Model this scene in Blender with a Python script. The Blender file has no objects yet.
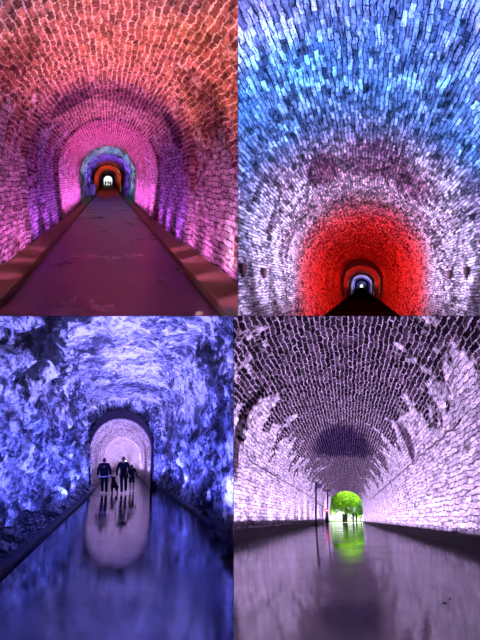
import bpy, bmesh, math, random
from mathutils import Vector, Matrix, noise
R = random.Random(7)
C = bpy.context.scene.collection
F = 600.0                      # focal length in pixels of the 480x640 frame
CX, CY = 238.0, 316.0          # where the camera's level forward direction lands

# ------------------------------------------------------------------ helpers
def tag(o, label=None, cat=None, group=None, kind=None):
    if label: o['label'] = label
    if cat: o['category'] = cat
    if group: o['group'] = group
    if kind: o['kind'] = kind
    return o

def obj(name, bm, mat=None, parent=None, smooth=False):
    me = bpy.data.meshes.new(name)
    bm.normal_update(); bm.to_mesh(me); bm.free()
    if smooth:
        for p in me.polygons: p.use_smooth = True
    o = bpy.data.objects.new(name, me)
    if mat: me.materials.append(mat)
    C.objects.link(o)
    if parent: o.parent = parent
    return o

def empty(name, loc, rz=0.0):
    o = bpy.data.objects.new(name, None); C.objects.link(o)
    o.location = loc; o.rotation_euler = (0, 0, rz)
    o.empty_display_size = .2
    return o

def box(bm, c, s, rot=None):
    m = Matrix.Translation(Vector(c))
    if rot is not None: m = m @ rot.to_4x4()
    m = m @ Matrix.Diagonal((s[0], s[1], s[2], 1))
    r = bmesh.ops.create_cube(bm, size=1.0, matrix=m)
    return r['verts']

def bevel(bm, w=.01, seg=1):
    bmesh.ops.bevel(bm, geom=list(bm.edges), offset=w, segments=seg, profile=.5, affect='EDGES')

def tube(bm, pts, rad, n=8, cap=True):
    pts = [Vector(p) for p in pts]
    rads = rad if isinstance(rad, (list, tuple)) else [rad]*len(pts)
    rings = []
    for i, p in enumerate(pts):
        d = (pts[min(i+1, len(pts)-1)] - pts[max(i-1, 0)]).normalized()
        u = d.cross(Vector((0, 0, 1)))
        if u.length < .05: u = d.cross(Vector((1, 0, 0)))
        u.normalize(); v = d.cross(u)
        rings.append([bm.verts.new(p + (u*math.cos(a) + v*math.sin(a))*rads[i])
                      for a in [2*math.pi*k/n for k in range(n)]])
    for a, b in zip(rings, rings[1:]):
        for k in range(n):
            bm.faces.new((a[k], a[(k+1) % n], b[(k+1) % n], b[k]))
    if cap:
        bm.faces.new(rings[0][::-1]); bm.faces.new(rings[-1])

def copy_tree(o, parent=None):
    c = o.copy(); C.objects.link(c); c.parent = parent
    for ch in list(o.children): copy_tree(ch, c)
    return c

# ------------------------------------------------------------------ materials
class N:
    def __init__(s, name):
        s.m = bpy.data.materials.new(name); s.m.use_nodes = True
        s.t = s.m.node_tree; s.b = s.t.nodes['Principled BSDF']
    def n(s, typ, ins=None, **kw):
        x = s.t.nodes.new(typ)
        for k, v in kw.items(): setattr(x, k, v)
        for k, v in (ins or {}).items(): s.set(x.inputs[k], v)
        return x
    def set(s, sock, v):
        if isinstance(v, bpy.types.NodeSocket): s.t.links.new(v, sock)
        else: sock.default_value = v
    def math(s, op, a, b=0.0, clamp=False):
        x = s.n('ShaderNodeMath', operation=op, use_clamp=clamp); s.set(x.inputs[0], a); s.set(x.inputs[1], b)
        return x.outputs[0]
    def mix(s, f, a, b, blend='MIX'):
        x = s.n('ShaderNodeMix', data_type='RGBA', blend_type=blend)
        s.set(x.inputs[0], f); s.set(x.inputs[6], a); s.set(x.inputs[7], b)
        return x.outputs[2]
    def ramp(s, f, stops, interp='LINEAR'):
        x = s.n('ShaderNodeValToRGB'); s.set(x.inputs[0], f)
        cr = x.color_ramp; cr.interpolation = interp
        while len(cr.elements) < len(stops): cr.elements.new(.5)
        for e, (p, c) in zip(cr.elements, stops):
            e.position = p; e.color = (c, c, c, 1) if isinstance(c, (int, float)) else (c[0], c[1], c[2], 1)
        return x.outputs[0]
    def noise(s, vec, scale, detail=3, rough=.6, dist=0.0):
        x = s.n('ShaderNodeTexNoise', {'Scale': scale, 'Detail': detail, 'Roughness': rough, 'Distortion': dist})
        if vec is not None: s.set(x.inputs['Vector'], vec)
        return x.outputs[0]
    def bump(s, h, strength, dist):
        x = s.n('ShaderNodeBump', {'Strength': strength, 'Distance': dist, 'Height': h})
        s.set(s.b.inputs['Normal'], x.outputs[0])

def plain(name, col, rough=.6, metal=0.0, var=.25, scale=12.0, spec=.06):
    g = N(name)
    tc = g.n('ShaderNodeTexCoord').outputs['Object']
    f = g.noise(tc, scale, 4)
    c = g.mix(f, tuple(max(0, x*(1-var)) for x in col)+(1,), tuple(min(1, x*(1+var)) for x in col)+(1,))
    g.set(g.b.inputs['Base Color'], c)
    g.b.inputs['Roughness'].default_value = rough; g.b.inputs['Metallic'].default_value = metal
    g.b.inputs['Specular IOR Level'].default_value = spec
    g.bump(f, .2, .01)
    return g.m

def brick_mat(name, bw, bh, mort, bare, white, mort_bare, mort_white, lime=(.45, .6), limescale=.35,
              arc_bias=None, relief=.035, rough=.6, stains=(), distort=.03, speck=.5, gritty=.8, gs=(3.2, 13.0), grime=.5):
    """bare / white: colour pairs of raw and lime-coated bricks; lime: where the coating starts."""
    g = N(name)
    uv = g.n('ShaderNodeUVMap').outputs[0]
    nz = g.n('ShaderNodeTexNoise', {'Scale': 2.3, 'Detail': 3.0}); g.set(nz.inputs['Vector'], uv)
    off = g.n('ShaderNodeVectorMath', operation='SUBTRACT'); g.set(off.inputs[0], nz.outputs['Color']); off.inputs[1].default_value = (.5, .5, .5)
    sc = g.n('ShaderNodeVectorMath', operation='MULTIPLY'); g.set(sc.inputs[0], off.outputs[0]); sc.inputs[1].default_value = (distort*6, distort*2, 0)
    nz2 = g.n('ShaderNodeTexNoise', {'Scale': 14.0, 'Detail': 2.0}); g.set(nz2.inputs['Vector'], uv)
    off2 = g.n('ShaderNodeVectorMath', operation='SUBTRACT'); g.set(off2.inputs[0], nz2.outputs['Color']); off2.inputs[1].default_value = (.5, .5, .5)
    sc2 = g.n('ShaderNodeVectorMath', operation='MULTIPLY'); g.set(sc2.inputs[0], off2.outputs[0]); sc2.inputs[1].default_value = (distort*2.5, distort*.8, 0)
    a1 = g.n('ShaderNodeVectorMath', operation='ADD'); g.set(a1.inputs[0], uv); g.set(a1.inputs[1], sc.outputs[0])
    a2 = g.n('ShaderNodeVectorMath', operation='ADD'); g.set(a2.inputs[0], a1.outputs[0]); g.set(a2.inputs[1], sc2.outputs[0])
    br = g.n('ShaderNodeTexBrick', {'Scale': 1.0, 'Mortar Size': mort, 'Mortar Smooth': .25, 'Bias': 0.0,
             'Brick Width': bw, 'Row Height': bh, 'Color1': (0, 0, 0, 1), 'Color2': (1, 1, 1, 1), 'Mortar': (.5, .5, .5, 1)},
             offset=.5, squash=1.0)
    g.set(br.inputs['Vector'], a2.outputs[0])
    rnd = br.outputs['Color']
    fac = g.math('MULTIPLY', br.outputs['Fac'], g.ramp(g.noise(uv, 3.1, 4, .7), [(.34, .25), (.5, 1.0)]))
    fine = g.noise(uv, 30.0, 4, .7)
    mid = g.noise(uv, 5.0, 4, .65)
    big = g.noise(uv, limescale, 5, .62)
    m = g.ramp(big, [(lime[0], 0.0), (lime[1], 1.0)])
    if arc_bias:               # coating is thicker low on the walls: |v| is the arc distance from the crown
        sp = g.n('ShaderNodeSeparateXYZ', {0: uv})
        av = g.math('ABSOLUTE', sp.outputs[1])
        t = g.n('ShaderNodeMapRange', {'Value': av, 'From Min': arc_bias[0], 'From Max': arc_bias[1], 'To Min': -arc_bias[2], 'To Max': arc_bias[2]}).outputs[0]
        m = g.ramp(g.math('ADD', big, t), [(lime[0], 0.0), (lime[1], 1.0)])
    # single coated bricks inside bare patches and the reverse
    pick = g.math('ADD', m, g.math('MULTIPLY', g.math('SUBTRACT', rnd, .5), .55), clamp=True)
    m2 = g.ramp(pick, [(.35, 0.0), (.65, 1.0)])
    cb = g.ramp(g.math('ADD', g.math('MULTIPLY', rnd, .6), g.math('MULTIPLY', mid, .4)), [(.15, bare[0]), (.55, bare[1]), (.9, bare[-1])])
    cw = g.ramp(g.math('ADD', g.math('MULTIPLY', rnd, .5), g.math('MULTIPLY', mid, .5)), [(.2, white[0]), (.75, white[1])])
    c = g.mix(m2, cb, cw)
    cm = g.mix(m, mort_bare+(1,), mort_white+(1,))
    c = g.mix(fac, c, cm)
    c = g.mix(speck, c, g.ramp(fine, [(.36, .10), (.52, .8), (.6, 1.0)]), 'MULTIPLY')
    ms = g.n('ShaderNodeMapping'); g.set(ms.inputs[0], uv); ms.inputs['Scale'].default_value = (gs[0], gs[1], 1)
    grit = g.noise(ms.outputs[0], 1.0, 5, .75, .4)
    c = g.mix(gritty, c, g.ramp(grit, [(.38, .04), (.50, .7), (.58, 1.0)]), 'MULTIPLY')
    mg = g.n('ShaderNodeMapping'); g.set(mg.inputs[0], uv); mg.inputs['Scale'].default_value = (1.1, 5.5, 1)
    c = g.mix(grime, c, g.ramp(g.noise(mg.outputs[0], 1.0, 6, .72, .6), [(.42, .05), (.53, 1.0)]), 'MULTIPLY')
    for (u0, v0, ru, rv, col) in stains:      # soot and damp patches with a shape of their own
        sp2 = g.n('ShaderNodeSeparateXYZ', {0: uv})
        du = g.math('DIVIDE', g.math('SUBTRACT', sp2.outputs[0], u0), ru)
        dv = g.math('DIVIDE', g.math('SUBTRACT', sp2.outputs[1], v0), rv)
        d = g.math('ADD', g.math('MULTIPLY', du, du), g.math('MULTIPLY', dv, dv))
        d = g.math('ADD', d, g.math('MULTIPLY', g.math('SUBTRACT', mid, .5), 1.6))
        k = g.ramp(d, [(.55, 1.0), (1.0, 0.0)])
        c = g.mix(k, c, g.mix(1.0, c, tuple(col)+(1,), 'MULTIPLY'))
    g.set(g.b.inputs['Base Color'], c)
    g.b.inputs['Roughness'].default_value = rough; g.b.inputs['Specular IOR Level'].default_value = .0
    h = g.math('ADD', g.math('MULTIPLY', g.math('SUBTRACT', 1.0, fac), .8),
               g.math('ADD', g.math('MULTIPLY', rnd, .35), g.math('MULTIPLY', grit, .8)))
    g.bump(h, .9, relief)
    return g.m

def rock_mat(name, dark, mid, light, scale=1.0, rough=.45, ms=(1.3, .55, .75), top=.8, patches=()):
    g = N(name)
    tc = g.n('ShaderNodeTexCoord').outputs['Object']
    mp = g.n('ShaderNodeMapping'); g.set(mp.inputs[0], tc); mp.inputs['Scale'].default_value = ms
    v = mp.outputs[0]
    n1 = g.noise(v, 1.3*scale, 8, .68, .8)
    n2 = g.noise(v, 5.0*scale, 6, .7, 1.2)
    n0 = g.noise(v, .42*scale, 3, .55, .4)
    vo = g.n('ShaderNodeTexVoronoi', {'Scale': 3.2*scale}, feature='F1'); 
    dv = g.n('ShaderNodeVectorMath', operation='ADD'); g.set(dv.inputs[0], v)
    nn = g.n('ShaderNodeTexNoise', {'Scale': 2.0*scale, 'Detail': 4.0}); g.set(nn.inputs['Vector'], v)
    g.set(dv.inputs[1], nn.outputs['Color']); g.set(vo.inputs['Vector'], dv.outputs[0])
    cell = g.n('ShaderNodeSeparateColor', {0: vo.outputs['Color']}).outputs[0]
    s = g.math('ADD', g.math('MULTIPLY', n1, .55), g.math('ADD', g.math('MULTIPLY', n2, .35), g.math('ADD', g.math('MULTIPLY', cell, .16), g.math('MULTIPLY', g.math('SUBTRACT', n0, .5), .55))))
    c = g.ramp(s, [(.45, dark), (.515, mid), (.57, light), (.62, (top, top, top))])
    for (p, r, k) in patches:      # shade of hollows and overhangs, painted dark into the rock colour
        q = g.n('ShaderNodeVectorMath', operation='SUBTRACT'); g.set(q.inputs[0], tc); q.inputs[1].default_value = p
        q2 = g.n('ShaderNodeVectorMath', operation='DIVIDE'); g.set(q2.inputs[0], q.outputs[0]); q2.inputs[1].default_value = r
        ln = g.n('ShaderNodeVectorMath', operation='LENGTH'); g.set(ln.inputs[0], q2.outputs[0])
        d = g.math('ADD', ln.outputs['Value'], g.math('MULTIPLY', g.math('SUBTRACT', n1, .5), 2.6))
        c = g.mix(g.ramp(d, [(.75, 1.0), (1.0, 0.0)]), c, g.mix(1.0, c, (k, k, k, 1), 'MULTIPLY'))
    g.set(g.b.inputs['Base Color'], c)
    g.b.inputs['Roughness'].default_value = rough; g.b.inputs['Specular IOR Level'].default_value = .2
    g.bump(g.math('ADD', g.math('MULTIPLY', n1, 1.0), g.math('ADD', g.math('MULTIPLY', n2, .6), g.math('MULTIPLY', cell, .25))), 1.0, .25)
    return g.m

def floor_mat(name, a, b, rough=(.08, .3), bumpd=.004, scale=1.0, spec=.5, joints=None, stretch=(1, 1), coat=0.0, blotch=.5, puddle=None):
    g = N(name)
    uv = g.n('ShaderNodeUVMap').outputs[0]
    mp = g.n('ShaderNodeMapping'); g.set(mp.inputs[0], uv); mp.inputs['Scale'].default_value = (stretch[0], stretch[1], 1)
    v = mp.outputs[0]
    n1 = g.noise(v, .8*scale, 5, .65); n2 = g.noise(v, 9*scale, 4, .7)
    c = g.mix(g.ramp(n1, [(.35, 0.0), (.65, 1.0)]), a+(1,), b+(1,))
    c = g.mix(blotch, c, g.ramp(n2, [(.3, .4), (.7, 1.0)]), 'MULTIPLY')
    h = g.math('ADD', g.math('MULTIPLY', n2, .5), n1)
    if joints:                 # slab joints across the path
        br = g.n('ShaderNodeTexBrick', {'Scale': 1.0, 'Mortar Size': .012, 'Brick Width': joints, 'Row Height': 20.0,
                 'Color1': (0, 0, 0, 1), 'Color2': (0, 0, 0, 1), 'Mortar': (1, 1, 1, 1)}, offset=0.0)
        g.set(br.inputs['Vector'], uv)
        c = g.mix(br.outputs['Fac'], c, (.01, .008, .01, 1))
    g.set(g.b.inputs['Base Color'], c)
    g.set(g.b.inputs['Roughness'], g.n('ShaderNodeMapRange', {'Value': n1, 'From Min': .35, 'From Max': .65, 'To Min': rough[0], 'To Max': rough[1]}).outputs[0])
    g.b.inputs['Specular IOR Level'].default_value = spec
    if puddle:                 # standing water in patches, damp stone between
        mp3 = g.n('ShaderNodeMapping'); g.set(mp3.inputs[0], uv); mp3.inputs['Scale'].default_value = (puddle[2], puddle[3], 1)
        n3 = g.noise(mp3.outputs[0], 1.0, 5, .68, .3)
        g.set(g.b.inputs['Specular IOR Level'], g.ramp(n3, [(.30, puddle[0]), (.68, puddle[1])]))
    g.b.inputs['Coat Weight'].default_value = coat; g.b.inputs['Coat Roughness'].default_value = .06
    g.bump(h, .6, bumpd)
    return g.m

def glow(name, col, s):
    g = N(name); g.b.inputs['Base Color'].default_value = (0, 0, 0, 1)
    g.b.inputs['Emission Color'].default_value = col+(1,); g.b.inputs['Emission Strength'].default_value = s
    return g.m

# ------------------------------------------------------------------ the four bores
class Tunnel:
    """A straight bore on an even gradient; all four meet at the viewing point, divided by a level slab and an upright wall."""
    def __init__(s, vx, vy, quad):
        s.tx = (vx-CX)/F; s.tz = -(vy-CY)/F; s.quad = quad
    def w(s, X, D, Z): return Vector((X+s.tx*D, D, Z+s.tz*D))
    def clip(s, bm):
        up, left = s.quad
        planes = [((0, 0, 0), (0, 0, -1 if up else 1))]
        if up: planes.append(((0, 0, 0), (1 if left else -1, 0, 0)))
        else:
            n = Vector((1, LOWX, 0)).normalized()
            planes.append(((0, 0, 0), n if left else -n))
        for co, no in planes:
            no = Vector(no)
            bmesh.ops.bisect_plane(bm, geom=list(bm.verts)+list(bm.edges)+list(bm.faces), dist=1e-5,
                                   plane_co=Vector(co), plane_no=no, clear_outer=True)
LOWX = 4.5/F                  # the lower dividing wall leans a hair to the left of the upper one

def stations(d0, d1, step0, growth):
    out = [d0]; st = step0
    while out[-1] < d1 - st*.5:
        out.append(out[-1]+st); st *= growth
    out[-1] = d1
    return out

def sweep(t, name, prof, sts, mat, rad=None, amp=.02, nscale=1.2, label=None, cat=None, v0=0.0, clip=True, disp=None, smooth=True):
    """prof: (X, Z, v) points; rad(D): how far the lining steps outwards at D."""
    bm = bmesh.new(); uvl = bm.loops.layers.uv.new('UVMap')
    rows = []; uvs = []
    n = len(prof)
    nor = []
    for i in range(n):
        a = prof[max(i-1, 0)]; b = prof[min(i+1, n-1)]
        d = Vector((b[0]-a[0], b[1]-a[1])); d.normalize()
        nor.append((-d.y, d.x) if len(prof[i]) < 5 else prof[i][3:5])          # outward for a clockwise (left base -> crown -> right base) profile
    for D in sts:
        r = rad(D) if rad else 0.0
        row = []
        for i, (X, Z, v) in enumerate([q[:3] for q in prof]):
            if disp: q = disp(X, Z, D)
            else: q = amp*noise.fractal(Vector((X*nscale, D*nscale*.6, Z*nscale)), 1.0, 2.0, 4)
            q += r
            row.append(bm.verts.new(t.w(X+nor[i][0]*q, D, Z+nor[i][1]*q)))
        rows.append(row)
    for j in range(len(sts)-1):
        for i in range(n-1):
            f = bm.faces.new((rows[j][i], rows[j+1][i], rows[j+1][i+1], rows[j][i+1]))
            for l, (jj, ii) in zip(f.loops, ((j, i), (j+1, i), (j+1, i+1), (j, i+1))):
                l[uvl].uv = (sts[jj], prof[ii][2])
    if clip: t.clip(bm)
    o = obj(name, bm, mat, smooth=smooth)
    tag(o, label, cat, kind='structure')
    return o

def arch_profile(cx, half_base, half_mid, zb, zs, top, n=40, lean=6):
    """clockwise from the left base over the crown to the right base; v = arc distance from the crown"""
    pts = []
    for k in range(lean):
        f = k/lean
        pts.append((cx-(half_base+(half_mid-half_base)*math.sin(f*math.pi/2)), zb+(zs-zb)*f))
    for k in range(n+1):
        a = math.pi*(1-k/n)
        pts.append((cx+half_mid*math.cos(a), zs+(top-zs)*math.sin(a)))
    for k in range(lean-1, -1, -1):
        f = k/lean
        pts.append((cx+(half_base+(half_mid-half_base)*math.sin(f*math.pi/2)), zb+(zs-zb)*f))
    L = [0.0]
    for a, b in zip(pts, pts[1:]): L.append(L[-1]+math.hypot(b[0]-a[0], b[1]-a[1]))
    h = L[-1]/2
    out = []
    for i, (p, l) in enumerate(zip(pts, L)):
        a = pts[max(i-1, 0)]; b = pts[min(i+1, len(pts)-1)]; d = Vector((b[0]-a[0], b[1]-a[1])).normalized()
        out.append((p[0], p[1], l-h, -d.y, d.x))
    return out

def bore(t, prof, sts, mat, where, rad=None, amp=.02, split=(14, 14), cat='tunnel'):
    n = len(prof); a, b = split[0], n-1-split[1]
    sweep(t, 'wall_left', prof[:a+1], sts, mat, rad, amp, label='left brick wall of the '+where, cat='wall')
    sweep(t, 'ceiling', prof[a:b+1], sts, mat, rad, amp, label='vaulted brick ceiling of the '+where, cat='ceiling')
    sweep(t, 'wall_right', prof[b:], sts, mat, rad, amp, label='right brick wall of the '+where, cat='wall')

def strip(t, name, pts, sts, mat, label, cat, clip=True, amp=0.0, smooth=False):
    L = [0.0]
    for a, b in zip(pts, pts[1:]): L.append(L[-1]+math.hypot(b[0]-a[0], b[1]-a[1]))
    return sweep(t, name, [(p[0], p[1], l) for p, l in zip(pts, L)], sts, mat, amp=amp, label=label, cat=cat, clip=clip, smooth=smooth)

def subdiv(pts, step):
    out = [pts[0]]
    for a, b in zip(pts, pts[1:]):
        k = max(1, int(math.hypot(b[0]-a[0], b[1]-a[1])/step))
        for i in range(1, k+1): out.append((a[0]+(b[0]-a[0])*i/k, a[1]+(b[1]-a[1])*i/k))
    return out

def lamp(t, X, D, Z, col, power, spot=None, aim=None, radius=0.0, blend=.6):
    d = bpy.data.lights.new('tunnel_light', 'SPOT' if spot else 'POINT')  # bare source without a fixture; serves kerb floods and added fill lights alike
    d.color = col; d.energy = power; d.shadow_soft_size = radius
    if spot: d.spot_size = math.radians(spot); d.spot_blend = blend
    o = bpy.data.objects.new('tunnel_light', d); C.objects.link(o)
    o.location = t.w(X, D, Z)
    if spot:
        tgt = t.w(aim[0], aim[1]-t.tz*(aim[2]-Z), aim[2]+t.tz*t.tz*(aim[2]-Z))    # square to the sloping floor
        o.rotation_euler = (tgt-o.location).to_track_quat('-Z', 'Y').to_euler()
    return o

UL = Tunnel(108, 181, (True, True))
UR = Tunnel(361.5, 286, (True, False))
LL = Tunnel(125, 464, (False, True))
LR = Tunnel(348, 519, (False, False))

# ================================================================== UPPER LEFT: magenta brick tunnel
ul_brick = brick_mat('rose_brick', .38, .095, .011,
    bare=((.16, .06, .06), (.40, .16, .13), (.62, .32, .26)), white=((.42, .34, .36), (.90, .82, .82)),
    mort_bare=(.92, .8, .8), mort_white=(.14, .06, .08), lime=(.46, .60), limescale=.55, arc_bias=(1.0, 3.4, .14), relief=.05,
    stains=((14.6, -.9, 1.3, .7, (.35, .28, .42)), (15.2, .5, 1.5, .9, (.5, .4, .5)), (14.2, 1.9, 1.0, .5, (.4, .35, .45)), (10, 1.9, 1.5, .8, (.55, .5, .5)), (8.5, -1.4, 1.2, .5, (.6, .5, .5))), distort=.06)
def ul_rad(D): return .10 if D < 12.8 else (.03 if D < 20.5 else (-.03 if D < 37 else 0.0))
sts = stations(3.0, 12.79, .12, 1.01)+[12.8]+stations(12.95, 20.49, .25, 1.0)+[20.5]+stations(20.8, 37.0, .5, 1.0)
pr = arch_profile(0.0, 1.60, 1.74, -1.38, .40, 2.15)
bore(UL, pr, sts, ul_brick, 'magenta-lit tunnel, upper left', ul_rad, .03)
# rock-cut stretch behind it
ul_rock = rock_mat('teal_rock', (.03, .03, .03), (.3, .3, .3), (.7, .7, .7), 1.0)
def ul_disp(X, Z, D):
    p = Vector((X*1.1+3, D*.5, Z*1.1)); return .1+.35*noise.fractal(p, .9, 2.1, 5)
pr2 = arch_profile(0.0, 1.65, 1.80, -1.38, .5, 2.2)
n2 = len(pr2)
sts2 = stations(37.0, 75, .45, 1.01)
for nm, sl, lb in (('wall_left', slice(0, 15), 'left'), ('wall_right', slice(n2-15, n2), 'right')):
    sweep(UL, nm, pr2[sl], sts2, ul_rock, disp=ul_disp, label='%s rough rock wall far inside the magenta-lit tunnel' % lb, cat='wall')
sweep(UL, 'ceiling', pr2[14:n2-14], sts2, ul_rock, disp=ul_disp, label='rough rock ceiling far inside the magenta-lit tunnel', cat='ceiling')
far_brick = brick_mat('far_brick', .6, .15, .015, bare=((.2, .12, .1), (.4, .25, .2), (.5, .35, .3)), white=((.4, .36, .36), (.7, .66, .66)),
    mort_bare=(.5, .45, .45), mort_white=(.12, .1, .1), lime=(.4, .6))
bore(UL, arch_profile(0, 1.55, 1.66, -1.38, .35, 2.0), stations(75, 240, 2.5, 1.02), far_brick, 'red far stretch of the upper left tunnel')
ul_floor = floor_mat('maroon_concrete', (.12, .06, .075), (.145, .075, .09), blotch=.15, rough=(.26, .33), joints=3.6, scale=.8, spec=.35, bumpd=.002)
sfl = stations(4.0, 240, 1.0, 1.05)
strip(UL, 'floor', [(-1.7, -1.5), (1.7, -1.5)][::-1], sfl, ul_floor, 'smooth maroon path of the magenta-lit tunnel', 'floor')
ul_kerb = plain('red_kerb', (.25, .20, .10), .55, scale=6)
strip(UL, 'trim_1', [(-1.95, -1.36), (-1.62, -1.36), (-1.27, -1.385), (-1.26, -1.4), (-1.26, -1.52)][::-1], sfl, ul_kerb, 'low red-brown kerb left of the maroon path', 'kerb')
strip(UL, 'trim_2', [(1.26, -1.52), (1.26, -1.4), (1.27, -1.385), (1.62, -1.36), (1.95, -1.36)][::-1], sfl, ul_kerb, 'low red-brown kerb right of the maroon path', 'kerb')

# ================================================================== UPPER RIGHT: blue, lilac and red tunnel
ur_brick = brick_mat('lilac_brick', .38, .064, .008,
    bare=((.06, .05, .07), (.35, .28, .34), (.97, .62, .62)), white=((.28, .26, .32), (.97, .93, .96)),
    mort_bare=(.03, .03, .05), mort_white=(.05, .04, .06), lime=(.40, .62), limescale=.45, arc_bias=(1.5, 3.2, .1), relief=.05,
    stains=((13.3, -.9, 1.8, .45, (.45, .25, .35)), (13.2, .3, 2.2, .9, (.5, .35, .45)), (14.5, 1.3, 1.6, .6, (.6, .4, .5)), (19, 0, 2.0, 1.5, (.6, .5, .5))), distort=.04, gs=(2.6, 24.0), gritty=.9, grime=.75)
def ur_rad(D): return 0.0
sts = stations(3.6, 25, .12, 1.02)+stations(25.5, 66.0, .7, 1.0)
bore(UR, arch_profile(.02, 1.95, 2.14, -1.5, .6, 2.75), sts, ur_brick, 'blue and red-lit tunnel, upper right', None, .03)
# narrower lining from the dark lip onwards
ur2 = brick_mat('pale_far_brick', .7, .16, .015, bare=((.3, .28, .3), (.5, .45, .5), (.6, .55, .6)), white=((.5, .5, .5), (.8, .8, .8)),
    mort_bare=(.1, .1, .1), mort_white=(.1, .1, .1))
pB = arch_profile(.02, 1.86, 2.02, -1.5, .45, 2.28)
bore(UR, pB, stations(66.0, 96, 1.0, 1.0), ur_brick, 'inner red arch stretch of the upper right tunnel')
def ring_face(t, name, p0, p1, D, depth, mat, label, cat='wall'):
    """front face of a narrower lining ring"""
    bm = bmesh.new()
    A = [bm.verts.new(t.w(p[0], D, p[1])) for p in p0]; B = [bm.verts.new(t.w(p[0], D, p[1])) for p in p1]
    A2 = [bm.verts.new(t.w(p[0], D+depth, p[1])) for p in p0]; B2 = [bm.verts.new(t.w(p[0], D+depth, p[1])) for p in p1]
    for i in range(len(A)-1):
        bm.faces.new((A[i], A[i+1], B[i+1], B[i])); bm.faces.new((A2[i], B2[i], B2[i+1], A2[i+1]))
        bm.faces.new((B[i], B[i+1], B2[i+1], B2[i])); bm.faces.new((A[i], A2[i], A2[i+1], A[i+1]))
    uvl = bm.loops.layers.uv.new('UVMap')
    for f in bm.faces:
        for l in f.loops: l[uvl].uv = (l.vert.co.x, l.vert.co.z)
    t.clip(bm)
    return tag(obj(name, bm, mat), label, cat, kind='structure')
soot = plain('sooty_brick', (.10, .07, .08), .9, scale=8)
ring_face(UR, 'wall_back', arch_profile(.02, 2.0, 2.2, -1.5, .6, 2.85), pB, 65.6, .5, soot, 'dark stepped arch ring inside the red-lit stretch')
pC = arch_profile(.02, 1.55, 1.62, -1.5, .3, 1.75)
ring_face(UR, 'wall_back', pB, pC, 96, .6, ur2, 'second stepped arch ring glowing lilac')
bore(UR, pC, stations(96.6, 650, 3, 1.03), ur2, 'far violet stretch of the upper right tunnel')
ring_face(UR, 'wall_back', pC, arch_profile(.02, 1.3, 1.35, -1.5, .1, 1.4), 150, .6, soot, 'third stepped arch ring far inside')
black_floor = floor_mat('black_path', (.0015, .001, .001), (.003, .002, .002), rough=(.85, .95), spec=.0)
strip(UR, 'floor', [(-1.95, -1.5), (1.99, -1.5)][::-1], stations(4.6, 650, 1.5, 1.05), black_floor, 'black path of the red-lit tunnel', 'floor')
# weep holes with iron boxes on the side walls
wb = bmesh.new(); box(wb, (0, 0, 0), (.07, .34, .16)); bevel(wb, .01); box(wb, (.0, .0, -.10), (.05, .1, .08)); 
iron = plain('black_iron', (.012, .01, .012), .7)
wbox = obj('wall_box', wb, iron)
tag(wbox, 'small black box fixed on the lilac brick wall, nearest on the left side', 'wall box', 'black wall boxes')
spots = [(-2.05, 10.4, .29, None), (-2.05, 12.6, .30, 'small black box on the left lilac brick wall, second from the frame edge'),
         (2.10, 14.2, .30, 'small black box on the right lilac brick wall nearer the red glow'),
         (2.10, 12.0, .30, 'small black box on the right lilac brick wall at the frame edge')]
for i, (x, d, z, lb) in enumerate(spots):
    o = wbox if i == 0 else wbox.copy()
    if i: C.objects.link(o); o['label'] = lb
    o.location = UR.w(x, d, z); o.rotation_euler = (math.atan(UR.tz), 0, -math.atan(UR.tx))

ring_face(UL, 'wall_back', arch_profile(0, 2.6, 2.8, -1.5, .5, 3.4), arch_profile(0, 1.55, 1.66, -1.5, .35, 2.0), 74.6, .5, plain('end_stone', (.2, .15, .15), .9, scale=3), 'end wall ring where the rock stretch meets red brick')

# ================================================================== LOWER LEFT: blue rock cutting and brick portal
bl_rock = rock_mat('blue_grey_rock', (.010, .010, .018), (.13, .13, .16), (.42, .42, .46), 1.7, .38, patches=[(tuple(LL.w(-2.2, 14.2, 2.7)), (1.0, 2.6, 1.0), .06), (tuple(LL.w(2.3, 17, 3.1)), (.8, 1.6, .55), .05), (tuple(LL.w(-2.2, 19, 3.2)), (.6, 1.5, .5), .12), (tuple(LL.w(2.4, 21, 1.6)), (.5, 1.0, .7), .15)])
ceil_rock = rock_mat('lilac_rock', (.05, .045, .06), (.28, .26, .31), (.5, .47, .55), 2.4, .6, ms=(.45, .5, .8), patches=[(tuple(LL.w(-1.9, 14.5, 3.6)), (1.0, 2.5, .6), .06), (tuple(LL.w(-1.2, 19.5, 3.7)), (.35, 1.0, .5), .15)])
def crag(X, Z, D):
    p = Vector((X*.55, D*.30, Z*.42)); q = Vector((X*1.5+5, D*.9, Z*1.2)); s = Vector((X*3.6, D*2.6, Z*3.0))
    return .10 + .55*noise.fractal(p, .8, 2.0, 3) + .30*(abs(noise.noise(q))*-2+.5) + .16*noise.fractal(s, .8, 2.2, 4)
def crag_ceiling(X, Z, D):
    p = Vector((X*.6+9, D*.3, 2)); q = Vector((X*1.6, D*.7, 4)); s = Vector((X*3.2, D*1.8, 7))
    return .35*noise.fractal(p, .9, 2.0, 3) + .16*(abs(noise.noise(q))*-2+.5) + .10*noise.fractal(s, .9, 2.2, 4)
def withv(pts):
    L = [0.0]
    for a, b in zip(pts, pts[1:]): L.append(L[-1]+math.hypot(b[0]-a[0], b[1]-a[1]))
    return [(p[0], p[1], l) for p, l in zip(pts, L)]
BLF = -1.43
srk = stations(5.5, 35.2, .08, 1.003)
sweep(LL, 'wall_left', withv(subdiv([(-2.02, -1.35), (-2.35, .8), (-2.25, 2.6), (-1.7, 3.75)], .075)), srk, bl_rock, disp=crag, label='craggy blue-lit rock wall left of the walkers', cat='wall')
sweep(LL, 'wall_right', withv(subdiv([(1.7, 3.75), (2.3, 2.7), (2.45, .8), (2.25, -1.35)], .075)), srk, bl_rock, disp=crag, label='craggy blue-lit rock wall right of the walkers', cat='wall')
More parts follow.
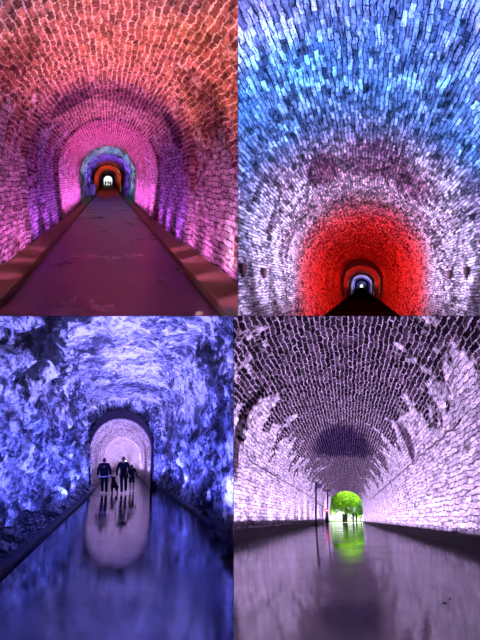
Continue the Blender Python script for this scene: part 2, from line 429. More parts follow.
sweep(LL, 'ceiling', withv(subdiv([(-2.1, 3.5), (-1.2, 3.72), (1.2, 3.75), (2.1, 3.45)], .09)), srk, ceil_rock, disp=crag_ceiling, label='rough flat rock ceiling over the walkers', cat='ceiling')
bl_floor = floor_mat('wet_blue_path', (.006, .006, .03), (.02, .02, .07), rough=(.03, .16), scale=1.1, spec=.9, bumpd=.003, stretch=(.35, 1), puddle=(.03, .5, .7, 2.2))
sfl = stations(3.0, 420, .5, 1.06)
strip(LL, 'floor', [(-2.5, BLF), (2.6, BLF)][::-1], sfl, bl_floor, 'wet reflecting path under the walkers', 'floor')
bl_kerb = plain('dark_kerb', (.035, .032, .04), .5, scale=5)
strip(LL, 'trim_3', [(-2.05, -1.36), (-1.57, -1.36), (-1.55, -1.38), (-1.55, -1.47)][::-1], stations(3, 120, .5, 1.05), bl_kerb, 'dark kerb along the left of the wet path', 'kerb')
strip(LL, 'trim_4', [(2.01, -1.47), (2.01, -1.34), (2.03, -1.32), (2.14, -1.32)][::-1], stations(3, 120, .5, 1.05), bl_kerb, 'dark kerb along the right of the wet path', 'kerb')
strip(LL, 'trim_9', [(1.42, -1.47), (1.42, -1.34), (1.44, -1.32), (1.6, -1.32)], stations(35.4, 300, 1, 1.05), bl_kerb, 'dark kerb inside the violet brick tunnel', 'kerb')
grav = rock_mat('rubble', (.012, .012, .015), (.07, .07, .08), (.2, .2, .22), 2.2, .8)
sweep(LL, 'trim_5', withv(subdiv([(-2.6, -1.12), (-2.0, -1.25), (-1.66, -1.42)], .06))[::-1], srk, grav, disp=lambda X, Z, D: .07*noise.fractal(Vector((X*5, D*4, 1)), .9, 2, 4), label='rubble verge between left kerb and rock wall', cat='verge')
sweep(LL, 'trim_6', withv(subdiv([(2.12, -1.38), (2.35, -1.2), (2.8, -1.05)], .06))[::-1], srk, grav, disp=lambda X, Z, D: .06*noise.fractal(Vector((X*5, D*4, 3)), .9, 2, 4), label='rubble verge between right kerb and rock wall', cat='verge')
bl_brick = brick_mat('violet_brick', .5, .12, .012, bare=((.2, .15, .15), (.4, .32, .32), (.6, .5, .5)), white=((.45, .42, .44), (.85, .8, .82)),
    mort_bare=(.5, .5, .5), mort_white=(.1, .1, .1), lime=(.35, .55), limescale=.5, relief=.05)
pp = arch_profile(-.25, 1.72, 1.80, BLF, .80, 2.68)
def bl_rad(D): return .0 if D < 41 else (.08 if D < 47 else (0 if D < 56 else (.1 if D < 66 else 0)))
sts = stations(35.6, 40.99, .4, 1)+[41]+stations(41.3, 46.99, .5, 1)+[47]+stations(47.5, 55.99, .6, 1)+[56]+stations(56.5, 65.9, .8, 1)+[66]+stations(67, 420, 2, 1.03)
bore(LL, pp, sts, bl_brick, 'violet-lit brick tunnel beyond the walkers', bl_rad, .04)
# portal: dark voussoir ring and the rock face round it
po = arch_profile(-.25, 1.80, 1.92, BLF-.1, .80, 3.22)
ring_face(LL, 'wall_front', po, pp, 35.0, .7, plain('portal_stone', (.016, .011, .016), .85, scale=3), 'dark stone arch ring at the violet brick portal', 'portal')
pf = [( -.2+(p[0]+.2)*2.2, -1.5+(p[1]+1.5)*1.6, p[2]) for p in po]
def face_fill():
    bm = bmesh.new(); K = 14; rows = []
    for k in range(K+1):
        f = k/K; row = []
        for a, b in zip(po, pf):
            X = a[0]+(b[0]-a[0])*f; Z = a[1]+(b[1]-a[1])*f
            row.append(bm.verts.new(LL.w(X, 35.3-.5*f-.35*max(0, noise.fractal(Vector((X*1.3, 3, Z*1.3)), .9, 2, 4))*min(1, f*4), Z)))
        rows.append(row)
    for a, b in zip(rows, rows[1:]):
        for i in range(len(a)-1): bm.faces.new((a[i], a[i+1], b[i+1], b[i]))
    LL.clip(bm)
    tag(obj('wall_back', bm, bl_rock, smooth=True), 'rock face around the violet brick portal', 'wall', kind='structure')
face_fill()

# ================================================================== LOWER RIGHT: white-lilac brick tunnel with green exit
lr_brick = brick_mat('limewashed_brick', .52, .118, .012,
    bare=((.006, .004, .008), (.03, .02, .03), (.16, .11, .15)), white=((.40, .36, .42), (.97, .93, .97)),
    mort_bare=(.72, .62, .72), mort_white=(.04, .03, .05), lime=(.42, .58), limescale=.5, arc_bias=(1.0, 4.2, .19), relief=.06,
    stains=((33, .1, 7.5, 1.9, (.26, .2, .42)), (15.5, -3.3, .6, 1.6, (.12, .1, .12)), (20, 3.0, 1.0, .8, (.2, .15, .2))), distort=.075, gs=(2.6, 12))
LRF = -.5
pq = arch_profile(-.35, 2.50, 2.57, -.30, 1.57, 4.14, n=48)
sts = stations(3.0, 30, .12, 1.015)+stations(30.6, 86, .8, 1.0)
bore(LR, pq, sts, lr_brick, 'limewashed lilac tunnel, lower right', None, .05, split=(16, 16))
lr_floor = floor_mat('wet_black_path', (.004, .003, .006), (.010, .007, .014), rough=(.02, .12), scale=1.6, spec=1.0, bumpd=.002, stretch=(.5, 1), puddle=(.0, .42, .6, 2.0), joints=6.0)
strip(LR, 'floor', [(-3.1, LRF), (2.4, LRF)][::-1], stations(1.8, 86, .3, 1.05), lr_floor, 'wet glossy dark path leading to the green exit', 'floor')
lr_kerb = plain('black_kerb', (.02, .014, .02), .6, scale=4)
strip(LR, 'trim_7', [(-2.95, -.27), (-2.84, -.27), (-2.82, -.29), (-2.82, -.52)][::-1], stations(1.8, 86, .5, 1.05), lr_kerb, 'black kerb along the left of the glossy path', 'kerb')
strip(LR, 'trim_8', [(2.06, -.52), (2.06, -.29), (2.08, -.27), (2.22, -.27)][::-1], stations(1.8, 86, .5, 1.05), lr_kerb, 'black kerb along the right of the glossy path', 'kerb')
# exit portal ring
ring_face(LR, 'wall_front', arch_profile(-.3, 3.1, 3.2, -.6, 1.57, 4.8), arch_profile(-.3, 2.45, 2.55, -.6, 1.5, 4.05), 86, .8, plain('portal_brick', (.2, .16, .19), .8, scale=5), 'brick arch ring at the green exit', 'portal')

# open gate leaves folded back at the mouth
def gate_leaf(x, side, lb, nm, turn):
    bm = bmesh.new(); W = 2.2
    for k in range(9): box(bm, (0, (k+.5)*W/9, 1.25+.25*math.sin(k/8*math.pi*.5)), (.05, W/9-.012, 2.5+.5*math.sin(k/8*math.pi*.5)))
    box(bm, (side*-.05, W/2, .4), (.05, W, .14)); box(bm, (side*-.05, W/2, 2.1), (.05, W, .14))
    box(bm, (side*-.05, W/2, 1.25), (.05, 2.7, .12), Matrix.Rotation(.66, 3, 'X'))
    o = obj(nm, bm, gate_white)
    o.location = LR.w(x, 66 if turn > .2 else 76, LRF+.02); o.rotation_euler = (math.atan(LR.tz), 0, -math.atan(LR.tx)-turn)
    tag(o, lb, 'gate', kind='structure')
gate_white = plain('white_timber', (.4, .38, .42), .6, scale=3)
gate_leaf(-2.7, -1, 'white timber gate leaf folded against left wall by exit', 'door_1', .24)
gate_leaf(2.1, 1, 'white timber gate leaf folded against right wall by exit', 'door_2', -.05)

# cables along the wall
black = plain('black_rubber', (.01, .01, .012), .6)
def cable(t, prof_i, prof, d0, d1, lb, sag=.06, off=-.04, r=.02, step=1.6):
    bm = bmesh.new(); X, Z = prof[prof_i][:2]; pts = []
    k = int((d1-d0)/step*4)
    for i in range(k+1):
        D = d0+(d1-d0)*i/k
        pts.append(t.w(X+(off if X > 0 else -off), D, Z-sag*abs(math.sin(i*math.pi/4))))
    tube(bm, pts, r, 6); o = obj('wall_cable', bm, black, smooth=True)
    tag(o, lb, 'cable')
    return o
cable(LR, len(pq)-9, pq, 11.5, 60, 'black cable running along the right limewashed brick wall', r=.022)
cable(LR, 7, pq, 17.5, 60, 'black cable running along the left limewashed brick wall', r=.02)

# post with flag-shaped box
def at(t, px, D, Z=None, py=None):
    X = (px-CX)/F*D-t.tx*D
    if Z is None: Z = -(py-CY)/F*D-t.tz*D
    return X, Z
metal = plain('dark_grey_metal', (.012, .010, .018), .6, .0)
def stand(t, X, D, Z): return t.w(X, D, Z)
X, _ = at(LR, 316, 46, Z=LRF)
p = empty('post', LR.w(X, 46, LRF)); tag(p, 'tall dark post with a flag-shaped lamp head by the left wall', 'lamp post')
bm = bmesh.new(); tube(bm, [(0, 0, 0), (0, 0, 3.35)], [.085, .07], 10); obj('pole', bm, metal, p, True)
bm = bmesh.new(); box(bm, (.0, 0, .03), (.26, .26, .06)); bevel(bm, .01); obj('base_plate', bm, metal, p)
bm = bmesh.new(); vs = box(bm, (.26, 0, 3.0), (.40, .12, .42))
for v in vs:
    if v.co.x > .3 and v.co.z < 3.0: v.co.z += .12
    if v.co.x > .3 and v.co.z > 3.0: v.co.z -= .06
bevel(bm, .02); obj('lamp_head', bm, plain('lilac_metal', (.06, .045, .12), .5), p)
bm = bmesh.new(); tube(bm, [(0, 0, 1.75), (.30, 0, 1.6), (.62, 0, 1.42)], .025, 6); obj('bracket', bm, metal, p, True)

X, _ = at(LR, 327.6, 62, Z=LRF)
p = empty('sign_post', LR.w(X, 62, LRF)); tag(p, 'T-shaped sign post carrying a round red sign beside the green exit', 'sign post')
bm = bmesh.new(); tube(bm, [(0, 0, 0), (0, 0, 3.45)], .075, 10); obj('pole', bm, metal, p, True)
bm = bmesh.new(); box(bm, (0, 0, 3.42), (.72, .12, .14)); bevel(bm, .02); obj('crossbar', bm, plain('navy_metal', (.015, .012, .05), .5), p)
bm = bmesh.new(); box(bm, (-.12, .05, .72), (.22, .16, 1.30)); bevel(bm, .02); obj('cabinet', bm, plain('dark_cabinet', (.035, .02, .03), .6), p)
bm = bmesh.new()
bmesh.ops.create_cone(bm, cap_ends=True, segments=24, radius1=.22, radius2=.22, depth=.03, matrix=Matrix.Translation((-.14, -.10, 1.42)) @ Matrix.Rotation(math.pi/2, 4, 'X'))
sg = obj('sign_disc', bm, plain('red_sign', (.5, .012, .02), .4, var=.05), p); sg['label'] = 'round red sign disc'
bm = bmesh.new(); box(bm, (-.14, -.122, 1.42), (.24, .012, .07)); s2 = obj('sign_bar', bm, plain('sign_white', (.8, .75, .8), .5, var=.05), sg)

# outside the exit
lawn = plain('lawn', (.10, .26, .03), .9, var=.5, scale=3)
white_path = plain('pale_paving', (.75, .75, .72), .8, var=.1)
bm = bmesh.new()
vs = [bm.verts.new(LR.w(x, d, LRF-.02)) for x, d in ((-30, 87), (30, 87), (40, 180), (-40, 180))]
bm.faces.new(vs); tag(obj('ground', bm, lawn), 'grass outside the green exit', 'ground', kind='structure')
bm = bmesh.new()
vs = [bm.verts.new(LR.w(x, d, LRF+.0)) for x, d in ((-6, 86), (6, 86), (6, 99), (-6, 99))]
bm.faces.new(vs); tag(obj('floor', bm, white_path), 'pale paving just outside the green exit', 'floor', kind='structure')

bark = plain('bark', (.05, .035, .03), .9)
def leafmat(name, col, var=.5, trans=.5):
    g = N(name); oi = g.n('ShaderNodeNewGeometry')
    tc = g.n('ShaderNodeTexCoord').outputs['Object']; f = g.noise(tc, 1.6, 3)
    g.set(g.b.inputs['Base Color'], g.mix(g.ramp(f, [(.35, 0.), (.65, 1.)]), tuple(c*(1-var) for c in col)+(1,), tuple(min(1, c*(1+var)) for c in col)+(1,)))
    g.b.inputs['Roughness'].default_value = .6
    tr = g.n('ShaderNodeBsdfTranslucent', {'Color': tuple(col)+(1,)})
    mx = g.n('ShaderNodeMixShader', {0: trans}); out = g.t.nodes['Material Output']
    g.t.links.new(g.b.outputs[0], mx.inputs[1]); g.t.links.new(tr.outputs[0], mx.inputs[2]); g.t.links.new(mx.outputs[0], out.inputs[0])
    return g.m
green = leafmat('bright_leaves', (.42, .78, .06), .6); dgreen = leafmat('dark_leaves', (.08, .26, .06))  # broad trees light green, slim saplings with dark foliage of their own
def tree(t, X, D, h, crown, n, lf, trunk_r, label, seed, group=None, leafsize=.22):
    r = random.Random(seed)
    root = empty('tree', t.w(X, D, LRF)); tag(root, label, 'tree', group)
    bm = bmesh.new(); tube(bm, [(0, 0, -.1), (.05, 0, h*.3), (-.05, .05, h*.55), (0, 0, h*.85)], [trunk_r, trunk_r*.8, trunk_r*.5, trunk_r*.15], 9)
    for k in range(7):
        a = k*.9; z = h*(.32+.06*k)
        tube(bm, [(0, 0, z), (math.cos(a)*crown[0]*.4, math.sin(a)*crown[0]*.4, z+h*.12), (math.cos(a)*crown[0]*.75, math.sin(a)*crown[0]*.75, z+h*.2)], [trunk_r*.35, trunk_r*.2, trunk_r*.08], 6)
    obj('trunk', bm, bark, root, True)
    bm = bmesh.new()
    blobs = [(Vector((r.uniform(-.75, .75)*crown[0], r.uniform(-.75, .75)*crown[0], h-crown[1]+r.uniform(-.75, .8)*crown[1])), r.uniform(.28, .5)*crown[0]) for _ in range(26)]
    for k in range(n):
        c, rr = r.choice(blobs)
        d = Vector((r.gauss(0, 1), r.gauss(0, 1), r.gauss(0, 1))).normalized()*rr*r.uniform(.55, 1.0)
        p = c+d*Vector((1, 1, .7)).length/1.6
        if p.z < h*.26: continue
        e = Matrix.Rotation(r.uniform(0, 6.28), 3, 'Z') @ Matrix.Rotation(r.uniform(-1.1, 1.1), 3, 'X')
        L = leafsize*r.uniform(.6, 1.3)
        q = [bm.verts.new(p+e @ Vector(v)*L) for v in ((0, -.7, 0), (.45, 0, .08), (0, .8, 0), (-.45, 0, .08))]
        bm.faces.new(q)
    obj('crown', bm, lf, root)
    return root
tree(LR, -.35, 104, 6.3, (3.5, 2.9), 16000, green, .28, 'broad bright green leafy tree filling the exit arch', 3)
tree(LR, 2.1, 98, 3.6, (.75, 1.3), 900, dgreen, .09, 'slim dark sapling at the right of the exit, nearest the tunnel', 5, 'saplings by the exit', .16)
tree(LR, 3.0, 112, 4.2, (1.1, 1.6), 900, dgreen, .12, 'slim dark sapling behind the exit, farthest right', 6, 'saplings by the exit', .16)
tree(LR, -7.0, 135, 6.0, (4.5, 2.4), 3500, green, .3, 'distant light green tree seen left of the broad tree', 8, None, .35)
# bin
X, _ = at(LR, 344.6, 92, Z=LRF)
b = empty('litter_bin', LR.w(X, 92, LRF)); tag(b, 'black upright litter bin on the pale paving under the tree', 'bin')
bm = bmesh.new(); box(bm, (0, 0, .55), (.62, .55, 1.06)); bevel(bm, .04, 2); obj('body', bm, black, b)
bm = bmesh.new(); box(bm, (0, 0, 1.13), (.70, .62, .10)); bevel(bm, .03, 2); obj('lid', bm, iron, b)
for px, d, hh, lb in ((353.2, 94, 1.5, 'thin dark bollard right of the bin, nearer one'), (356.4, 97, 1.4, 'thin dark bollard right of the bin, farther one')):
    X, _ = at(LR, px, d, Z=LRF)
    bm = bmesh.new(); tube(bm, [(0, 0, 0), (0, 0, hh*.9), (0, 0, hh*.92), (0, 0, hh)], [.13, .13, .15, .10], 10)
    o = obj('bollard', bm, black, None, True); o.location = LR.w(X, d, LRF); tag(o, lb, 'bollard', 'bollards outside the exit')

# ================================================================== dividing slab and walls
div = plain('divider_stone', (.004, .003, .005), .95, spec=0)
def divider(name, verts8, label):
    bm = bmesh.new(); v = [bm.verts.new(p) for p in verts8]
    for f in ((0, 1, 2, 3), (7, 6, 5, 4), (0, 4, 5, 1), (1, 5, 6, 2), (2, 6, 7, 3), (3, 7, 4, 0)): bm.faces.new([v[i] for i in f])
    return tag(obj(name, bm, div), label, 'wall', kind='structure')
T = .003
Y0, Y1 = 6.6, 60.0
divider('wall_middle', [(-T, Y0, 0), (T, Y0, 0), (T, Y1, 0), (-T, Y1, 0), (-T, Y0, 5.5), (T, Y0, 5.5), (T, Y1, 9), (-T, Y1, 9)], 'upright dividing wall between the two upper tunnels')
lx = lambda y: -LOWX*y
divider('wall_middle', [(lx(Y0)-T, Y0, -5), (lx(Y0)+T, Y0, -5), (lx(Y1)+T, Y1, -22), (lx(Y1)-T, Y1, -22), (lx(Y0)-T, Y0, 0), (lx(Y0)+T, Y0, 0), (lx(Y1)+T, Y1, 0), (lx(Y1)-T, Y1, 0)], 'upright dividing wall between the two lower tunnels')
divider('floor', [(-9, Y0, -T), (9, Y0, -T), (20, Y1, -T), (-20, Y1, -T), (-9, Y0, T), (9, Y0, T), (20, Y1, T), (-20, Y1, T)], 'level slab dividing upper tunnels from lower tunnels')

# ================================================================== people
def skinned(name, joints, bones, mat, parent=None, root=0, sub=2):
    me = bpy.data.meshes.new(name); me.from_pydata([j[0] for j in joints], bones, [])
    o = bpy.data.objects.new(name, me); C.objects.link(o)
    md = o.modifiers.new('Skin', 'SKIN'); md.use_smooth_shade = True
    for i, j in enumerate(joints):
        r = j[1]; me.skin_vertices[0].data[i].radius = (r, r) if not isinstance(r, tuple) else r
        me.skin_vertices[0].data[i].use_root = (i == root)
    o.modifiers.new('Sub', 'SUBSURF').levels = sub
    dg = bpy.context.evaluated_depsgraph_get()
    m2 = bpy.data.meshes.new_from_object(o.evaluated_get(dg)); m2.name = name
    o.modifiers.clear(); o.data = m2; bpy.data.meshes.remove(me)
    m2.materials.clear(); m2.materials.append(mat)
    for p in m2.polygons: p.use_smooth = True
    if parent: o.parent = parent
    return o

skin = plain('skin', (.20, .12, .09), .55, var=.08)
def human(loc, rz, h, label, stride, arms, top_mat, leg_mat, hair_mat, shorts=False, bulky=1.0, group=None, cap=False, shoe=None):
    """faces local +Y; stride = (left foot forward, right foot forward) in body heights; arms = hand positions (x, y, z) in body heights"""
    H = h
    r = empty('person', loc, rz); tag(r, label, 'person', group)
    V = lambda x, y, z: (x*H, y*H, z*H)
    J = []; B = []
    def j(p, rad): J.append((V(*p), (rad*H, rad*H) if not isinstance(rad, tuple) else (rad[0]*H, rad[1]*H))); return len(J)-1
    pel = j((0, 0, .53), (.085, .06)); wai = j((0, 0, .62), (.07, .05)); che = j((0, 0, .73), (.09, .058)); sho = j((0, 0, .80), (.07, .05))
    nec = j((0, .005, .845), .030); jaw = j((0, .012, .880), (.036, .042)); sku = j((0, .008, .935), (.042, .052)); cro = j((0, 0, .975), (.030, .038))
    nose = j((0, .062, .915), .008)
    B += [(pel, wai), (wai, che), (che, sho), (sho, nec), (nec, jaw), (jaw, sku), (sku, cro), (sku, nose)]
    feet = []; arm_pts = []; leg_pts = []
    for s, st in ((-1, stride[0]), (1, stride[1])):
        hip = (s*.052, 0, .49); knee = (s*.055, st*.45+.015, .275); ank = (s*.052, st, .045+max(0, -st)*.25); toe = (s*.058, st+.075, .018+max(0, -st)*.05)
        a = j(hip, .055); b = j(knee, .035); c = j(ank, .022); d = j(toe, (.022, .016))
        cf = j((s*.054, st*.7, .19), .034)
        B += [(pel, a), (a, b), (b, cf), (cf, c), (c, d)]; leg_pts.append((hip, knee, (s*.054, st*.7, .19), ank)); feet.append((ank, toe))
    for s, (hx, hy, hz) in ((-1, arms[0]), (1, arms[1])):
        shp = (s*.105, 0, .805); wr = (s*hx, hy, hz)
        el = (s*(.105+hx)/2+s*.028, hy*.35-.02, (.805+hz)/2+.0)
        a = j(shp, .035); b = j(el, .024); c = j(wr, .015); pm = j((wr[0], wr[1]+.004, wr[2]-.035), (.012, .020))
        B += [(sho, a), (a, b), (b, c), (c, pm)]; arm_pts.append((shp, el, wr))
        for q, (dy, ln) in enumerate(((-.018, .036), (-.006, .044), (.007, .041), (.019, .032))):
            k1 = j((wr[0], wr[1]+.004+dy, wr[2]-.058), .0050); k2 = j((wr[0]-s*.008, wr[1]+.008+dy, wr[2]-.058-ln*.6), .0045)
            B += [(pm, k1), (k1, k2)]
        th = j((wr[0]-s*.004, wr[1]+.030, wr[2]-.045), .0055); B.append((c, th))
    skinned('body', J, B, skin, r)
    # clothes
    def cloth(name, P, E, m): return skinned(name, [(V(*p), (q[0]*H, q[1]*H) if isinstance(q, tuple) else (q*H, q*H)) for p, q in P], E, m, r)
    k = bulky
    P = [((0, 0, .465), (.100*k, .080*k)), ((0, 0, .60), (.092*k, .068*k)), ((0, 0, .72), (.108*k, .075*k)), ((0, 0, .80), (.085*k, .06)), ((0, .0, .865), .046)]
    E = [(0, 1), (1, 2), (2, 3), (3, 4)]
    for (shp, el, wr) in arm_pts:
        i = len(P); P += [(shp, .044*k), (el, .035*k), (wr, .024*k)]; E += [(3, i), (i, i+1), (i+1, i+2)]
    cloth('jacket', P, E, top_mat)
    P = [((0, 0, .535), (.098, .07))]; E = []
    for (hip, knee, calf, ank) in leg_pts:
        i = len(P)
        if shorts: P += [(hip, .064), ((knee[0], knee[1], knee[2]+.01), .050)]; E += [(0, i), (i, i+1)]
        else: P += [(hip, .064), (knee, .044), (calf, .042), (ank, .032)]; E += [(0, i), (i, i+1), (i+1, i+2), (i+2, i+3)]
    cloth('trousers', P, E, leg_mat)
    for (ank, toe) in feet:
        cloth('shoe', [((ank[0], ank[1]-.015, ank[2]-.012), .028), ((toe[0], toe[1], toe[2]+.004), (.026, .018))], [(0, 1)], shoe or shoe_m)
    bm = bmesh.new(); bmesh.ops.create_uvsphere(bm, u_segments=18, v_segments=12, radius=1.0)
    for v in bm.verts:
        v.co = Vector((v.co.x*.050, v.co.y*.058-.008, v.co.z*.060))
        if v.co.y > .01 and v.co.z < .026: v.co.y = .01
        v.co = v.co+Vector((0, 0, .935)); v.co *= H
    obj('cap' if cap else 'hair', bm, hair_mat, r, True)
    for s in (-1, 1):
        bm = bmesh.new(); bmesh.ops.create_uvsphere(bm, u_segments=8, v_segments=6, radius=.006*H, matrix=Matrix.Translation(V(s*.017, .054, .928)))
        obj('eye', bm, eye_m, r, True)
        bm = bmesh.new(); bmesh.ops.create_uvsphere(bm, u_segments=8, v_segments=6, radius=.012*H, matrix=Matrix.Translation(V(s*.046, .0, .918)) @ Matrix.Diagonal((.5, .8, 1.3, 1)))
        obj('ear', bm, skin, r, True)
    return r
eye_m = plain('eye', (.02, .02, .02), .2); shoe_m = plain('grey_shoe', (.25, .22, .26), .6)
navy = plain('navy_cloth', (.005, .005, .012), .95); blackc = plain('black_cloth', (.008, .008, .015), .9); greyc = plain('grey_cloth', (.025, .02, .04), .85)
hairb = plain('dark_hair', (.02, .014, .012), .7); hairr = plain('red_brown_hair', (.07, .015, .025), .7); hairs = plain('short_brown_hair', (.08, .05, .04), .6)
yaw = -math.atan(LL.tx)
D = 28.6; X, _ = at(LL, 104.3, D, Z=BLF)
w1 = human(LL.w(X, D, BLF), yaw, 1.72, 'walker in a bulky dark jacket with a pale hem band, left of the dog', (.10, -.05), ((.165, .02, .52), (.165, .02, .52)), navy, blackc, hairr, bulky=1.28)
bm = bmesh.new()
ring = [(.152*1.72*math.cos(a), .112*1.72*math.sin(a)) for a in [2*math.pi*k/24 for k in range(24)]]
A = [bm.verts.new((x, y, .50*1.72)) for x, y in ring]; Bv = [bm.verts.new((x*1.01, y*1.01, .52*1.72)) for x, y in ring]
for k in range(24): bm.faces.new((A[k], A[(k+1) % 24], Bv[(k+1) % 24], Bv[k]))
hb = obj('hem_band', bm, plain('pale_band', (.55, .5, .6), .6), w1, True); hb['label'] = 'pale hem band of the jacket'
bm = bmesh.new(); box(bm, (0, -.125*1.72*.86, .79*1.72), (.10, .02, .035)); bevel(bm, .006)
nb = obj('collar_mark', bm, plain('red_mark', (.5, .04, .05), .6), w1); nb['label'] = 'small red mark at the collar'
D = 28.9; X, _ = at(LL, 123.6, D, Z=BLF)
w2 = human(LL.w(X, D, BLF), yaw, 1.80, 'tall short-haired walker in dark clothes holding the dog lead', (-.04, .09), ((.175, .03, .48), (.17, .0, .48)), navy, blackc, hairs)
man_hand = w2.matrix_basis @ Vector((-.175*1.8, .03*1.8, .44*1.8))
D = 31.5; X, _ = at(LL, 131.8, D, Z=BLF)
human(LL.w(X, D, BLF), yaw, 1.42, 'slim child in grey top and shorts walking right of the tall walker', (.08, -.05), ((.15, .02, .50), (.17, .03, .49)), greyc, blackc, hairb, shorts=True)

# dog seen from behind, walking away
D = 28.8; X, _ = at(LL, 114.6, D, Z=BLF)
dog = empty('dog', LL.w(X, D, BLF), yaw+.12); tag(dog, 'black long-legged dog on a lead between the two adult walkers', 'dog')
dog.scale = (1.25, .8, .76)
J = [((0, 0, .52), (.105, .13)), ((0, .22, .52), (.10, .11)), ((0, .45, .53), (.12, .16)), ((0, .60, .60), (.09, .10)), ((0, .70, .72), .075),
     ((0, .76, .82), (.075, .08)), ((0, .85, .80), .05), ((0, .95, .77), .035),
     ((-.06, .72, .88), .02), ((-.085, .72, .93), .008), ((.06, .72, .88), .02), ((.085, .72, .93), .008),
     ((0, -.12, .58), .035), ((0, -.22, .50), .022), ((0, -.27, .40), .014)]
E = [(0, 1), (1, 2), (2, 3), (3, 4), (4, 5), (5, 6), (6, 7), (5, 8), (8, 9), (5, 10), (10, 11), (0, 12), (12, 13), (13, 14)]
for s, off in ((-1, .05), (1, -.08)):
    i = len(J); J += [((s*.085, -.02, .42), .075), ((s*.09, .05+off, .33), .05), ((s*.09, -.08+off, .20), .026), ((s*.09, -.05+off, .04), .024), ((s*.09, 0+off, .022), .024)]
    E += [(0, i), (i, i+1), (i+1, i+2), (i+2, i+3), (i+3, i+4)]
    i = len(J); J += [((s*.085, .47, .40), .06), ((s*.085, .45-off, .28), .034), ((s*.085, .47-off, .14), .024), ((s*.085, .46-off, .03), .022), ((s*.085, .51-off, .022), .024)]
    E += [(2, i), (i, i+1), (i+1, i+2), (i+2, i+3), (i+3, i+4)]
skinned('body', J, E, plain('black_fur', (.006, .006, .009), .85), dog)
bm = bmesh.new()
bmesh.ops.create_cone(bm, cap_ends=False, segments=20, radius1=.092, radius2=.085, depth=.035, matrix=Matrix.Translation((0, .655, .665)) @ Matrix.Rotation(-.9, 4, 'X'))
obj('collar', bm, iron, dog)
dc = dog.matrix_basis
bpy.context.view_layer.update()
neck = Matrix.Translation(dog.location) @ Matrix.Rotation(yaw+.12, 4, 'Z') @ Vector((.0, .66*.8, .75*.76))
hand = Matrix.Translation(w2.location) @ Matrix.Rotation(yaw, 4, 'Z') @ Vector((-.178*1.8, .035*1.8, .43*1.8))
bm = bmesh.new(); pts = []
for i in range(13):
    f = i/12; q = hand.lerp(neck, f); q.z -= .10*math.sin(f*math.pi); pts.append(q)
tube(bm, pts, .008, 6); tag(obj('dog_lead', bm, black, None, True), 'thin dark lead from the tall walker to the dog', 'dog lead')

# tiny figures against the bright end of the upper left tunnel
for i, (px, D, hh, lb) in enumerate(((105.6, 150, 1.7, 'tiny walker at the bright end, leftmost of the three'), (108.2, 165, 1.75, 'tiny walker at the bright end, middle of the three'), (110.6, 140, 1.6, 'tiny walker at the bright end, rightmost of the three'))):
    X, _ = at(UL, px, D, Z=-1.5)
    human(UL.w(X, D, -1.5), 0, hh, lb, (.06, -.04), ((.15, 0, .48), (.15, 0, .48)), blackc, blackc, hairb, group='distant walkers')
# white panels leaning at the rock stretch
pan = plain('white_panel', (.8, .82, .85), .5, var=.08)
for nm, px, D, w, hgt, lb in (('notice_board', 92.3, 52, .48, .95, 'white upright board on the left kerb deep in the magenta tunnel'),):
    X, _ = at(UL, px, D, Z=-1.38)
    e = empty(nm, UL.w(X, D, -1.38)); tag(e, lb, 'board')
    bm = bmesh.new(); box(bm, (0, 0, .15+hgt/2), (w, .04, hgt)); bevel(bm, .01); obj('panel', bm, pan, e)
    for s in (-1, 1):
        bm = bmesh.new(); tube(bm, [(s*w*.4, .03, 0), (s*w*.4, .03, .4)], .02, 6); obj('leg', bm, metal, e)

# ================================================================== lights
def pair(t, D, X, Z, col, power, aimx=.0, aimz=1.5, spot=150, ahead=0.0):
    for s in (-1, 1):
        lamp(t, s*X, D, Z, col, power, spot, (s*aimx, D+ahead, Z+aimz), blend=.8)

# upper left: orange-red on the crown, magenta floods at the wall feet
for D in (5.5, 8.5, 11.5):
    lamp(UL, .35, D, -.9, (1, .34, .12), 820, 100, (.35, D, 3), blend=1)
for D in (9.5, 12.5, 15.5, 18.5):
    lamp(UL, 0, D, -.6, (1, .30, .62), 560, 100, (0, D+.8, 3), blend=1)
for D in (5.0, 6.8, 8.6, 10.4, 12.2):
    pair(UL, D, .95, -1.2, (.85, .18, .74), 95, aimx=2.4, aimz=1.2, spot=150)
for D in (7.2, 8.6): lamp(UL, 1.35, D, -1.25, (1, .75, .95), 30, 160, (2, D, .3))
for D in (14, 16.5, 19):
    pair(UL, D, 1.0, -1.25, (.50, .10, 1), 120, aimx=1.9, aimz=1.6, spot=160)
for D in (22.5, 25.5, 28.5, 31.5, 34.5):
    pair(UL, D, .9, -1.2, (1, .18, .95), 420, aimx=1.4, aimz=1.6, spot=165)
for D, c in ((39.5, (.02, .65, .62)), (45, (.02, .55, .70))):
    lamp(UL, -1.1, D, -1.0, c, 420, 165, (-.3, D, 2)); lamp(UL, 1.1, D, -1.0, (.75, .12, .35), 260, 165, (.3, D, 2))
for D in (52, 60): pair(UL, D, 1.1, -1.0, (.25, .08, 1), 400, .2, 2, 165)
for D in (79, 86, 94, 102): lamp(UL, 0, D, -1.1, (1, .10, .03), 1000, 160, (0, D, 2))
for D in (130, 165, 200): lamp(UL, 0, D, -.8, (.6, .2, .8), 500, 170, (0, D, 2))
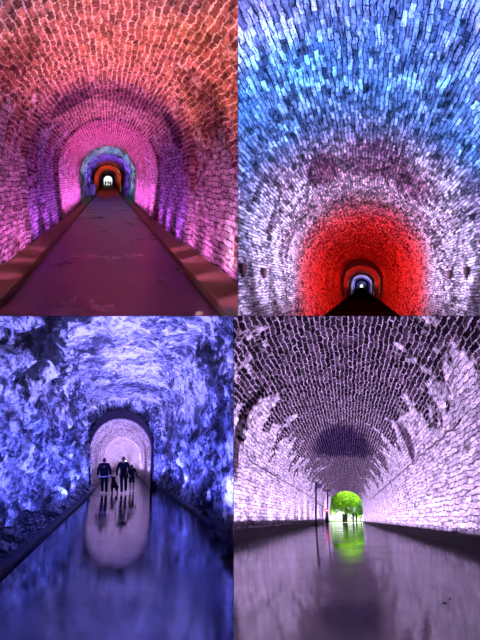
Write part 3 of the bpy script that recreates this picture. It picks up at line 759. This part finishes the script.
# upper right: blue crown, lilac, red, violet
for D, x in ((5.2, 0), (7.0, -.4), (8.8, .5)):
    lamp(UR, x, D, .4, (0, .25, 1), 1400, 165, (x, D-.8, 3), blend=.6)
    lamp(UR, -x, D+.6, .3, (1, .45, .7), 85, 165, (-x, D, 3), blend=.6)  # weak pink fill, added for the bricks in the blue stretch
lamp(UR, 0, 10.4, .0, (.25, .38, 1), 520, 168, (0, 10.4, 3), blend=.6)  # fill light added to close the dark ring between blue and lilac
for D in (12.0, 14.5, 17.0, 19.5):
    pair(UR, D, .9, -.2, (.70, .55, 1), 760 if D < 18 else 130, aimx=1.4, aimz=1.2, spot=165, ahead=.9)
pair(UR, 9.6, .8, -.2, (.66, .52, 1), 260, aimx=1.5, aimz=.35, spot=125, ahead=.5)  # low lilac fill, added to lift the dark lower corners of the near walls
lamp(UR, 0, 21.3, .5, (1, .02, .01), 420)
for D in (24, 29, 34, 41, 49, 57):
    lamp(UR, 0, D, .5, (1, .010, .003), 800)
lamp(UR, 0, 72, -.8, (1, .015, .01), 2600, 174, (0, 72, 3)); lamp(UR, 0, 84, -.8, (1, .02, .01), 2600, 174, (0, 84, 3))
for D, c in ((100, (.6, .42, 1)), (112, (.5, .35, 1)), (135, (.15, .12, .9)), (175, (.3, .3, 1)), (220, (.1, .1, .7)), (300, (.3, .3, 1))):
    lamp(UR, 0, D, -.8, c, 2600, 172, (0, D, 2))
# lower left
for D in (8, 11, 14.5, 18, 22, 25.5, 33):
    lamp(LL, -1.0, D, -.7, (.115, .135, 1), 1250, 165, (-1.9, D+.6, 1.2)); lamp(LL, 1.2, D, -.7, (.115, .125, 1), 1250, 165, (2.1, D+.6, 1.2))
for D in (13, 17, 21, 24.5, 32.8): lamp(LL, 0, D, .6, (.42, .35, 1), 700, 160, (0, D+.5, 3.4))
for D in (37.5, 42, 48, 55, 63, 73, 86, 102, 122, 150, 190, 240):
    pair(LL, D, 1.0, -.9, (.54, .36, 1), -500+D*32, .5, 2, 168)
for D in range(66, 400, 12): lamp(LL, 0, D, -.9, (.66, .46, 1), 900+D*4, 172, (0, D, 2))  # centre fill lights, added to brighten the dark gaps far down the bore
# lower right
for D in (3.5, 6.5, 9.5, 12.5, 15.5, 18.5, 22, 26, 30, 35, 40, 46, 52, 58, 65, 72, 79):
    for x in (-1.5, .9):
        lamp(LR, x, D, -.2, (.74, .51, 1), (290 if D < 20 else 380)+D*9, 179, (x, D, 3), blend=.08)
s = bpy.data.lights.new('sun', 'SUN'); s.energy = 14; s.angle = .01; s.color = (1, .98, .85)
so = bpy.data.objects.new('sun', s); C.objects.link(so); so.rotation_euler = (math.radians(6), math.radians(9), 0)

# ------------------------------------------------------------------ world: hazy daylight beyond the far portals, night behind
w = bpy.data.worlds.new('world'); bpy.context.scene.world = w; w.use_nodes = True
nt = w.node_tree; bg = nt.nodes['Background']
tc = nt.nodes.new('ShaderNodeTexCoord'); sp = nt.nodes.new('ShaderNodeSeparateXYZ'); nt.links.new(tc.outputs['Generated'], sp.inputs[0])
mr = nt.nodes.new('ShaderNodeValToRGB'); nt.links.new(sp.outputs[1], mr.inputs[0])
mr.color_ramp.elements[0].position = .885; mr.color_ramp.elements[0].color = (.002, .002, .004, 1)
mr.color_ramp.elements[1].position = .912; mr.color_ramp.elements[1].color = (.92, 1, .95, 1)
nt.links.new(mr.outputs[0], bg.inputs[0]); bg.inputs[1].default_value = 1.6

# ------------------------------------------------------------------ camera
cam = bpy.data.cameras.new('camera'); co = bpy.data.objects.new('camera', cam); C.objects.link(co)
co.location = (0, 0, 0); co.rotation_euler = (math.pi/2, 0, 0)
cam.sensor_fit = 'VERTICAL'; cam.sensor_height = 32.0; cam.sensor_width = 24.0; cam.lens = F/640*32
cam.shift_x = (240-CX)/640; cam.shift_y = (CY-320)/640
cam.clip_end = 2000; cam.clip_start = .05
sc = bpy.context.scene; sc.camera = co
vs = sc.view_settings; vs.view_transform = 'Standard'; vs.look = 'None'; vs.gamma = 1; vs.use_curve_mapping = False; vs.exposure = 0.0
